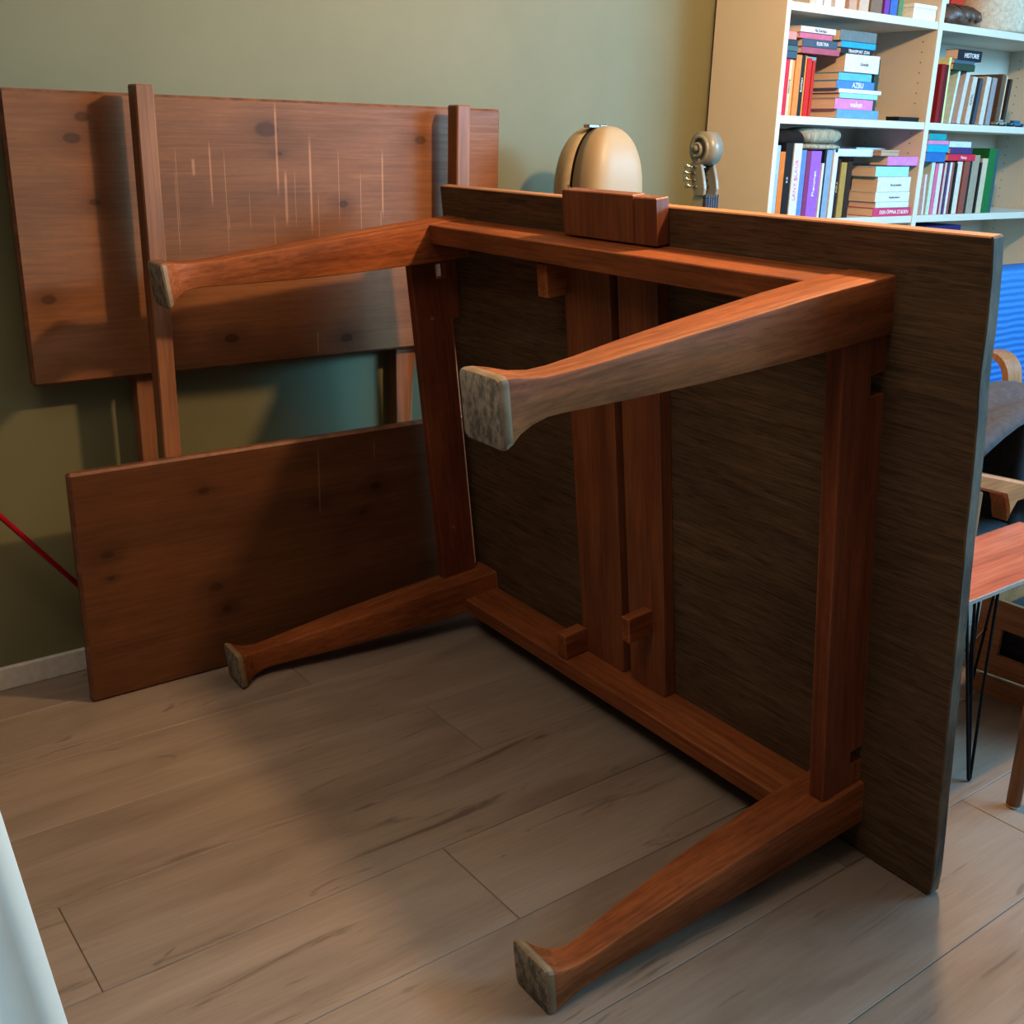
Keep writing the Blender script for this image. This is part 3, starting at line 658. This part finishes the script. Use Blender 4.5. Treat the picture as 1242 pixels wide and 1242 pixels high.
def shell(y0, y1, name, mat, sx=1.0):
    """half shell: full width at y0, domed towards y1"""
    bm = bmesh.new(); rings = []
    for z in zs:
        w_ = max(cw(z), .002) * sx
        q = max(0.0, (z - 1.125) / .181); dp = (1 - q ** 2.6) ** (1 / 2.2) if q < 1 else 0.0
        dp = max(dp, .02); ring = []
        for k in range(25):
            a = math.pi * k / 24
            cx = math.copysign(abs(math.cos(a)) ** .50, math.cos(a)); sy = abs(math.sin(a)) ** .50
            ring.append(Vector((w_ * cx, y0 + (y1 - y0) * sy * (.25 + .75 * dp), z)))
        rings.append(ring)
    loft(bm, rings); return obj(name, bm, mat, ct, True)
shell(-.006, -.098, 'front_shell', cream)
shell(.006, .105, 'back_shell', cream2)
bm = bmesh.new()
loft(bm, [[Vector((s * (max(cw(z), .002) - .0015), y, z + (.0 if z < 1.3 else -.001))) for s, y in ((1, -.0062), (1, .0062), (-1, .0062), (-1, -.0062))] for z in zs])
obj('seam', bm, plain((.02, .012, .008), .6), ct)
bm = bmesh.new(); add_box(bm, -.055, -.018, -.014, .010, 1.300, 1.309, .002); add_box(bm, -.014, .012, -.012, .008, 1.3035, 1.309, .002)
obj('latch', bm, plain((.35, .36, .36), .3, .9), ct)
bm = bmesh.new(); add_tube(bm, [(-.128, -.004, 1.08), (-.133, -.02, 1.10), (-.133, -.03, 1.13), (-.126, -.03, 1.15), (-.118, -.015, 1.155)], .0035, 8); obj('side_clasp', bm, plain((.3, .26, .18), .35, .9), ct)

# ------------------------------------------------------------------ stringed instrument with a scroll
gm = noisy('grey_varnish', (0.17, 0.165, 0.13), (0.23, 0.225, 0.18), 12, 0.35, 0.15, 0.002)
gt = thing('stringed_instrument', 'upright stringed instrument showing its grey carved scroll and pegs above the table', 'instrument', (2.300, 2.160, 0))
gt.rotation_euler = (0, 0, math.radians(-6))
ZS, YS = 1.256, .022
bm = bmesh.new()
def disc(r, hw): add_cyl(bm, (-hw, YS, ZS), (hw, YS, ZS), r, r, 36)
disc(.044, .0215); bmesh.ops.bevel(bm, geom=[e for e in bm.edges if len(e.link_faces) == 2 and e.calc_face_angle(0) > 1], offset=.004, segments=2, affect='EDGES')
for s in (-1, 1):
    sp = []
    for k in range(46):
        a = -1.9 + k * .26; r = .040 * (1 - k / 52)
        sp.append((s * (.0215 + .016 * k / 46), YS - r * math.cos(a), ZS + r * math.sin(a)))
    add_tube(bm, sp, [.0062 * (1 - .35 * k / 46) for k in range(46)], 8)
    add_cyl(bm, (s * .02, YS, ZS), (s * .042, YS, ZS), .011, .007, 16)
obj('scroll', bm, gm, gt, True)
# pegbox: two cheeks and a back, curving down to the nut
side = [(.038, 1.2320), (.052, 1.2120), (.052, 1.1860), (.040, 1.1600), (.030, 1.1429), (.030, 1.1340), (-.012, 1.1340), (-.014, 1.1526), (-.008, 1.1748), (-.000, 1.1971), (.008, 1.2172), (.018, 1.2290)]
for s in (-1, 1):
    bm = bmesh.new()
    xa_, xb_ = (-.027, -.0165) if s < 0 else (.0165, .027)
    prism(bm, side, xa_, xb_, 0, .002); obj('pegbox_cheek', bm, gm, gt)
bm = bmesh.new(); prism(bm, [(.036, 1.2268), (.050, 1.2082), (.050, 1.1860), (.038, 1.1600), (.028, 1.1429), (.018, 1.1429), (.026, 1.1637), (.036, 1.1860), (.036, 1.2045), (.024, 1.2246)], -.0165, .0165, 0); obj('pegbox_back', bm, plain((.05, .05, .055), .5), gt)
brass = plain((.55, .50, .36), .25, 1.0)
for k, (yy, z) in enumerate(((.026, 1.207), (.030, 1.190), (.026, 1.173), (.018, 1.156))):
    s = -1 if k % 2 == 0 or k == 3 else 1
    bm = bmesh.new(); add_cyl(bm, (-.030, yy, z), (.030, yy, z), .0035, .0035, 10)
    add_tube(bm, [(-.030, yy, z), (-.044, yy + .003, z + .001), (-.056, yy + .004, z + .003)], [.0035, .003, .0025], 8)
    add_box(bm, -.0615, -.0535, yy - .003, yy + .011, z - .004, z + .009, .002)
    obj('tuning_peg', bm, brass, gt, True)
obj('nut', box(-.024, .024, -.020, -.008, 1.128, 1.137, .001), plain((.05, .05, .06), .4), gt)
bm = bmesh.new(); prism(bm, [(-.020, 1.128), (-.010, 1.128), (-.010, .46), (-.034, .46)], -.024, .024, 0, .002); obj('fingerboard', bm, plain((.035, .04, .07), .25), gt)
bm = bmesh.new(); prism(bm, [(-.0095, 1.133), (.036, 1.133), (.040, 1.116), (.024, 1.096), (.016, .98), (.018, .78), (.045, .755), (-.0095, .755)], -.022, .022, 0, .003); obj('neck', bm, noisy('neck_wood', (.26, .24, .17), (.36, .33, .24), 10, .4, .1), gt)
for k in range(4):
    bm = bmesh.new(); x = -.012 + .008 * k; add_tube(bm, [(x, -.0215, 1.135), (x, -.045, .42)], .0007, 5); obj('string', bm, plain((.5, .5, .5), .3, 1.0), gt)
half = [(0, .755), (.06, .752), (.095, .735), (.122, .69), (.128, .64), (.118, .59), (.093, .555), (.085, .50), (.090, .455), (.120, .42), (.145, .36), (.152, .28), (.142, .20), (.105, .145), (.06, .125), (0, .12)]
outl = half + [(-x, z) for x, z in half[-2:0:-1]]
bm = bmesh.new()
prism(bm, outl, -.030, .034, 1, .004); obj('body', bm, noisy('body_varnish', (.16, .10, .05), (.26, .17, .09), 8, .3, .1), gt)
bm = bmesh.new(); add_cyl(bm, (0, .0, .125), (0, .0, .0), .006, .003, 10); obj('endpin', bm, plain((.3, .3, .3), .3, 1.0), gt)

# ------------------------------------------------------------------ hairpin-leg side table
st = thing('side_table', 'low side table with a reddish wooden top, pale metal edge and black hairpin legs', 'side table', (1.76, 1.030, 0))
red_top = wood('red_table_top', (0.26, 0.06, 0.03), (0.42, 0.12, 0.065), (0.52, 0.18, 0.10), axis=0, rough=0.35)
obj('table_top', box(0, .74, .003, .21, .4135, .420, .001), red_top, st)
obj('edge_strip', box(-.001, .741, .0, .0028, .4125, .4205), plain((.40, .36, .32), .4, .5), st)
blk = plain((.012, .012, .014), .4)
for fx, fy in ((.246, -.030), (.585, -.020), (.05, .19), (.585, .18)):
    bm = bmesh.new(); cx, cy = fx + (.03 if fx < .3 else -.03), (.030 if fy < 0 else .17)
    for dx, dy in ((-.055, -.0), (.005, .018), (.055, -.006)):
        add_tube(bm, [(cx + dx, cy + dy, .409), (cx + dx * .5 + (fx - cx) * .5, cy + dy * .5 + (fy - cy) * .5, .20), (fx + dx * .06, fy + dy * .06, .008), (fx, fy, .0035)], .0034, 8)
    add_box(bm, cx - .062, cx + .062, cy - .008, cy + .022, .4095, .4130)
    obj('leg', bm, blk, st)
# the wooden leg and chair nearest to the right edge of the picture
honey = wood('honey_wood', (0.22, 0.085, 0.03), (0.33, 0.135, 0.05), (0.42, 0.18, 0.07), axis=2, rough=0.45, spec=.3)
honey_x = wood('honey_wood_long', (0.30, 0.10, 0.03), (0.42, 0.15, 0.045), (0.50, 0.19, 0.06), axis=0, rough=0.45, spec=.3)
def chair_leg(parent, x, y, h, tx=0, ty=0, r0=.014, r1=.019, mat=None):
    bm = bmesh.new(); add_cyl(bm, (x, y, .006), (x + tx, y + ty, h), r0, r1, 16); obj('leg', bm, mat or honey, parent, True)
    bm = bmesh.new(); add_cyl(bm, (x, y, 0.0), (x, y, .0058), .012, .012, 14); obj('glide', bm, plain((.6, .6, .58), .25, 1.0), parent)
dc = thing('dining_chair', 'wooden dining chair at the right edge with only a round leg in view', 'chair', (1.996, .895, 0))
for x, y in ((0, 0), (.30, -.20), (-.24, -.34), (.06, -.54)): chair_leg(dc, x, y, .44)
bm = bmesh.new(); prism(bm, [(.0, .035), (.34, -.20), (.06, -.585), (-.28, -.35)], .441, .465, 2, .006); o = obj('seat', bm, honey_x, dc)
bm = bmesh.new(); add_tube(bm, [(.06, -.54, .45), (.09, -.57, .85)], .014, 12); add_tube(bm, [(.30, -.20, .45), (.33, -.23, .85)], .014, 12); prism(bm, [(.09, -.575), (.335, -.235), (.320, -.224), (.075, -.564)], .68, .84, 2, .004); obj('backrest', bm, honey_x, dc)
# armchair with black cushion
ac = thing('armchair', 'wooden armchair with sloping pale-brown arm and black cushions behind the side table', 'armchair', (2.34, 1.275, 0))
def arm(y0):
    bm = bmesh.new()
    prof = [(-.03, .568), (.50, .425), (.505, .405), (.46, .388), (.235, .452), (.205, .450), (.185, .425), (.18, .40), (.165, .445), (.145, .478), (-.03, .530)]
    prism(bm, prof, y0, y0 + .05, 1, .006); obj('arm', bm, honey_x, ac)
arm(0); arm(.37)
for x, y, h in ((.028, .008, .515), (.028, .378, .515)):
    bm = bmesh.new(); prism(bm, [(x - .022, h), (x + .024, h - .012), (x + .040, .0), (x + .010, .0)], y, y + .034, 1, .004); obj('leg', bm, honey, ac)
for x, y in ((.46, .008), (.46, .378)):
    bm = bmesh.new(); prism(bm, [(x - .02, .40), (x + .022, .39), (x + .05, .0), (x + .02, .0)], y, y + .034, 1, .004); obj('leg', bm, honey, ac)
fab = noisy('black_upholstery', (0.006, 0.006, 0.008), (0.016, 0.015, 0.02), 40, 0.9, 0.3, 0.002)
obj('seat_cushion', box(-.01, .46, .055, .365, .20, .36, .03, 3), fab, ac, True)
bm = bmesh.new(); add_box(bm, .30, .42, .055, .365, .30, .665, .03, 3); obj('back_cushion', bm, fab, ac, True)
# grey jacket over it
bm = bmesh.new(); rows, cols = 14, 18; G = []
for i in range(rows + 1):
    s = i / rows; row = []
    for j in range(cols + 1):
        q = j / cols; y = 1.285 + .38 * q
        if s < .4: x, z = 2.33 + .36 * (s / .4) - .02, .60 + .085 * math.sin(s / .4 * 1.5)
        else: x, z = 2.67 + .11 * min(1, (s - .4) / .2), .685 - .4 * max(0, s - .6)
        z += .010 * math.sin(q * 14 + s * 5) + .006 * math.sin(q * 31 + s * 9) - .03 * (q < .06) * (1 - q / .06)
        row.append(bm.verts.new((x + .006 * math.sin(q * 17), y, z)))
    G.append(row)
for i in range(rows):
    for j in range(cols): bm.faces.new((G[i][j], G[i][j + 1], G[i + 1][j + 1], G[i + 1][j]))
o = obj('grey_jacket', bm, noisy('dark_grey_cloth', (.035, .03, .034), (.06, .052, .056), 60, .95, .3, .002), None, True); md = o.modifiers.new('thickness', 'SOLIDIFY'); md.thickness = .008
tag(o, 'dark grey jacket draped over the back of the wooden armchair', 'jacket')
# crate
cr = thing('wooden_crate', 'orange-brown wooden crate with a handle slot on the floor beneath the side table', 'crate', (2.400, .840, 0))
cmat = wood('crate_plywood', (0.20, 0.075, 0.025), (0.34, 0.14, 0.05), (0.42, 0.19, 0.075), axis=1, rough=0.5)
bm = bmesh.new()
for a in ((0, .012, 0, .405, 0, .110), (0, .012, 0, .405, .180, .250), (0, .012, 0, .24, .110, .180), (0, .012, .345, .405, .110, .180)): add_box(bm, *a)
obj('side_board', bm, cmat, cr)
obj('side_board', box(.338, .350, 0, .405, 0, .25), cmat, cr)
obj('end_board', box(.0122, .3378, 0, .012, 0, .25), cmat, cr); obj('end_board', box(.0122, .3378, .393, .405, 0, .25), cmat, cr)
obj('slot_shade_box', box(.03, .32, .02, .385, .012, .22, .01), fab, cr); obj('bottom_board', box(.0122, .3378, .0122, .3928, .0, .010), cmat, cr)  # black box added inside the crate so the handle slot reads as shade
# chrome rods
rs = thing('metal_rod_stand', 'thin chrome rods of a folding stand between the crate and the table', 'stand', (2.372, 1.0, 0))
for pa, pb, r in (((0, .30, .060), (0, -.18, .090), .0045), ((-.006, .285, .050), (-.006, .203, .185), .0038), ((-.010, .30, .18), (-.01, .24, .28), .0035)):
    bm = bmesh.new(); add_cyl(bm, pa, pb, r, r, 10); obj('rod', bm, plain((.55, .6, .6), .2, 1.0), rs)
bm = bmesh.new(); add_cyl(bm, (0, -.18, .0), (0, -.18, .09), .0045, .0045, 10); add_cyl(bm, (0, .30, .0), (0, .30, .06), .0045, .0045, 10); obj('foot', bm, plain((.55, .6, .6), .2, 1.0), rs)
# bentwood lounge chair with blue cushion, facing the camera wall
lc = thing('lounge_chair', 'lounge chair with bright blue ribbed cushion and bent laminated wooden arm loop', 'lounge chair', (3.26, 1.74, 0))
def loop(x0):
    cl = [(.36, 0.012), (.06, .012), (.0, .035), (-.012, .10), (-.006, .30), (.0, .50), (.0, .58), (.012, .63), (.045, .660), (.09, .662), (.14, .640), (.20, .58), (.30, .46), (.40, .40)]
    P = [Vector(p) for p in cl]; rings = []
    for _ in range(2): P = [P[0]] + [q_ for a_, b2 in zip(P, P[1:]) for q_ in (a_.lerp(b2, .25), a_.lerp(b2, .75))] + [P[-1]]
    for i, p in enumerate(P):
        t_ = (P[min(i + 1, len(P) - 1)] - P[max(i - 1, 0)]).normalized(); nrm = Vector((-t_.y, t_.x)) * .010
        rings.append([Vector((x, p.x + s * nrm.x, p.y + s * nrm.y)) for s, x in ((1, x0), (1, x0 + .082), (-1, x0 + .082), (-1, x0))])
    bm = bmesh.new(); loft(bm, rings); bmesh.ops.subdivide_edges(bm, edges=bm.edges[:], cuts=1) if False else None
    o = obj('arm_loop', bm, honey, lc, True); o.modifiers.new('edges', 'EDGE_SPLIT').split_angle = math.radians(40)
loop(.0); loop(.80)
bl, nt, b_ = new_mat('blue_cushion', 0.75, (0.005, 0.16, 0.62))
tc = nt.nodes.new('ShaderNodeTexCoord'); wv = node(nt, 'ShaderNodeTexWave', Scale=14.0, Distortion=1.2, Detail=2.0); wv.bands_direction = 'Z'; nt.links.new(tc.outputs['Object'], wv.inputs['Vector'])
nt.links.new(mixc(nt, wv.outputs[0], (0.004, 0.10, 0.34), (0.006, 0.14, 0.46)), b_.inputs['Base Color']); bump(nt, b_, wv.outputs[0], .5, .006)
bm = bmesh.new(); add_box(bm, .215, .76, .21, .33, .40, .898, .03, 3)
obj('back_cushion', bm, bl, lc, True)
obj('seat_cushion', box(.095, .785, .02, .205, .27, .39, .03, 3), bl, lc, True)
bm = bmesh.new(); add_box(bm, .0825, .7995, .05, .09, .225, .265); add_box(bm, .0825, .7995, .28, .32, .225, .265); obj('frame', bm, honey_x, lc)
